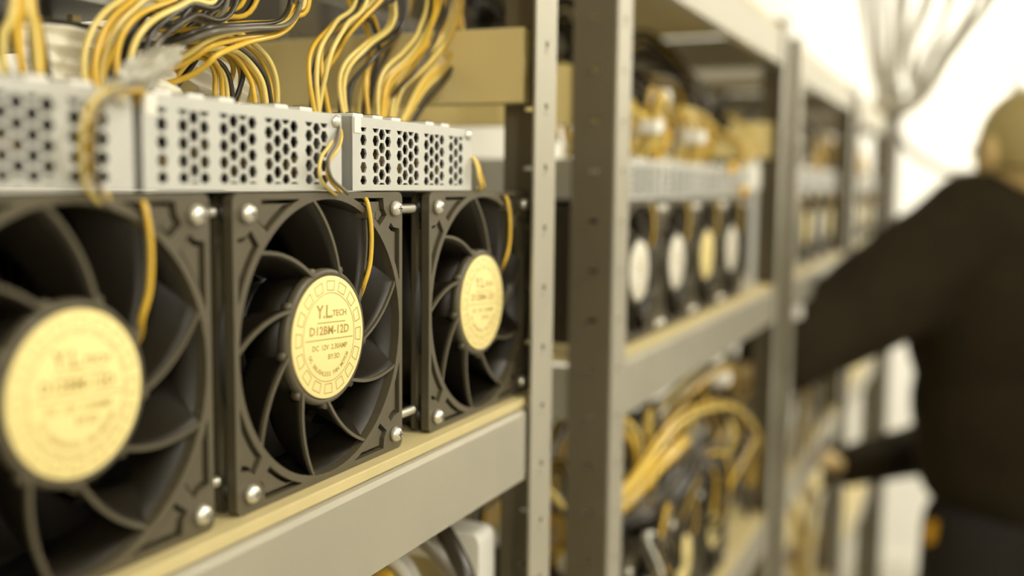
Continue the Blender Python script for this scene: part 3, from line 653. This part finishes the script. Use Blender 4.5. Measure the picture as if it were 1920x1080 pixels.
for wv, hv, sg in ((LW, LH, 1), (RW, RH, -1)):
    d = (hv-wv).normalized(); sd = d.cross(Vector((0, 0, 1))).normalized()*sg; upv = sd.cross(d)*sg
    palm = wv+d*.055
    for a in (-.022, -.007, .008, .022): body.append(('c', [W(wv+d*.01+sd*a*.6), W(wv+d*.085+sd*a)], [.017, .013]))
    for a, L in zip((-.026, -.009, .009, .026), (.062, .074, .080, .070)):
        p0 = wv+d*.088+sd*a; p1 = p0+d*L*.45+sd*a*.15; p2 = p1+d*L*.25-Vector((0, 0, L*.30)); p3 = p2-Vector((0, 0, L*.25))-d*.006
        body.append(('c', [W(p0), W(p1), W(p2), W(p3)], [.0095, .0088, .008, .007]))
    q0 = wv+d*.03+sd*.024; q1 = q0+d*.028+sd*.024; q2 = q1+d*.030-Vector((0, 0, .012)); q3 = q2+d*.018-Vector((0, 0, .014))-sd*.006
    body.append(('c', [W(q0), W(q1), W(q2), W(q3)], [.014, .0115, .0095, .008]))
blob(body, .0045, 'body', SKIN, per, 2)
jk = [('e', W(chest+Vector((0, 0, -.07))-RR*.02), (.195, .155, .225), fa), ('e', W(hip+Vector((0, 0, .115))-RR*.005), (.200, .165, .150), fa), ('e', W(hip+Vector((0, 0, .20))-RR*.03-F*.015), (.200, .165, .18), fa),
      ('c', [W(LS+Vector((.03, .02, -.015))), W(chest+Vector((0, 0, .035))), W(RS+Vector((-.02, 0, -.01)))], [.096, .118, .092]),
      ('c', [W(LS), W(LE), W(LW)], [.094, .082, .062]), ('c', [W(RS), W(RE), W(RW)], [.085, .066, .042]),
      ('c', [W(LS+Vector((.01, .01, -.07))), W(LE+Vector((.03, .02, -.015)))], [.075, .06]),
      ('c', [W(neck-Vector((0, 0, .03))), W(neck+Vector((0, 0, .008)))], [.072, .066])]
jo = blob(jk, .007, 'jacket', JACK, per, 4)
for v in jo.data.vertices:   # cloth folds
    p = v.co; n = noise.noise(Vector((p.x*7, p.y*7, p.z*4)))+.5*noise.noise(p*16); v.co += v.normal*n*.010
MB().lathe([(.150, -.035), (.158, -.01), (.158, .02), (.150, .03)], W(hip+Vector((0, 0, -.005))), 'z', 40).build('hem_band', JACK, per)
hb = [c for c in per.children if c.name.startswith('hem_band')][0]
for v in hb.data.vertices:
    c = W(hip); q = Vector((v.co.x-c.x, v.co.y-c.y, 0)); v.co.x = c.x+(RR*q.dot(RR)+F*q.dot(F)*.74).x; v.co.y = c.y+(RR*q.dot(RR)+F*q.dot(F)*.74).y
blob([('e', W(hip+Vector((0, 0, -.03))), (.165, .125, .13), fa), ('c', [W(hl+Vector((0, 0, -.03))), W(kl), W(al+Vector((0, 0, .02)))], [.098, .075, .058]), ('c', [W(hr+Vector((0, 0, -.03))), W(kr), W(ar_+Vector((0, 0, .02)))], [.098, .075, .058])], .009, 'trousers', TROU, per, 3)
for a in (al, ar_):
    g = Vector((a.x, a.y, ORIGINZ)); blob([('e', W(g+F*.06+Vector((0, 0, .035))), (.046, .125, .038), fa), ('e', W(g+Vector((0, 0, .055))), (.045, .055, .055), fa), ('e', W(g+F*.05+Vector((0, 0, .014))), (.048, .135, .014), fa)], .006, 'shoe', SHOE, per, 2)
blob([('e', W(head-F*.010+Vector((0, 0, .012))), (.079, .093, .098), fa), ('e', W(head-F*.03-Vector((0, 0, .01))), (.073, .075, .075), fa)], .006, 'hair', HAIR, per, 2)
hz = [c for c in per.children if c.name.startswith('hair')][0]
bm = bmesh.new(); bm.from_mesh(hz.data); hc = W(head)      # keep the cap of hair: above the hairline
dele = [v for v in bm.verts if (v.co.z-hc.z) < -.030+.075*max(0, (v.co-hc).dot(F)/.09) or ((v.co-hc).dot(F) > .045 and v.co.z-hc.z < .055)]
bmesh.ops.delete(bm, geom=dele, context='VERTS'); bm.to_mesh(hz.data); bm.free(); so = hz.modifiers.new('solid', 'SOLIDIFY'); so.thickness = .006
for s in (1, -1):
    e = MB(); pe = W(head+F*.083+RR*.031*s+Vector((0, 0, .004))); e.lathe([(.001, -.012), (.008, -.008), (.011, 0), (.008, .008), (.001, .012)], pe, 'z', 14); e.build('eye', EYE, per)
tg = MB().box((-.006, -.012, -.020), (.006, .012, .020)).build('pocket_tag', ORG, per, .004); tg.location = W(Vector((.193, 1.865, -.520))); tg.rotation_euler = (0, .1, -.5); tg['label'] = 'orange tag at the trouser pocket'
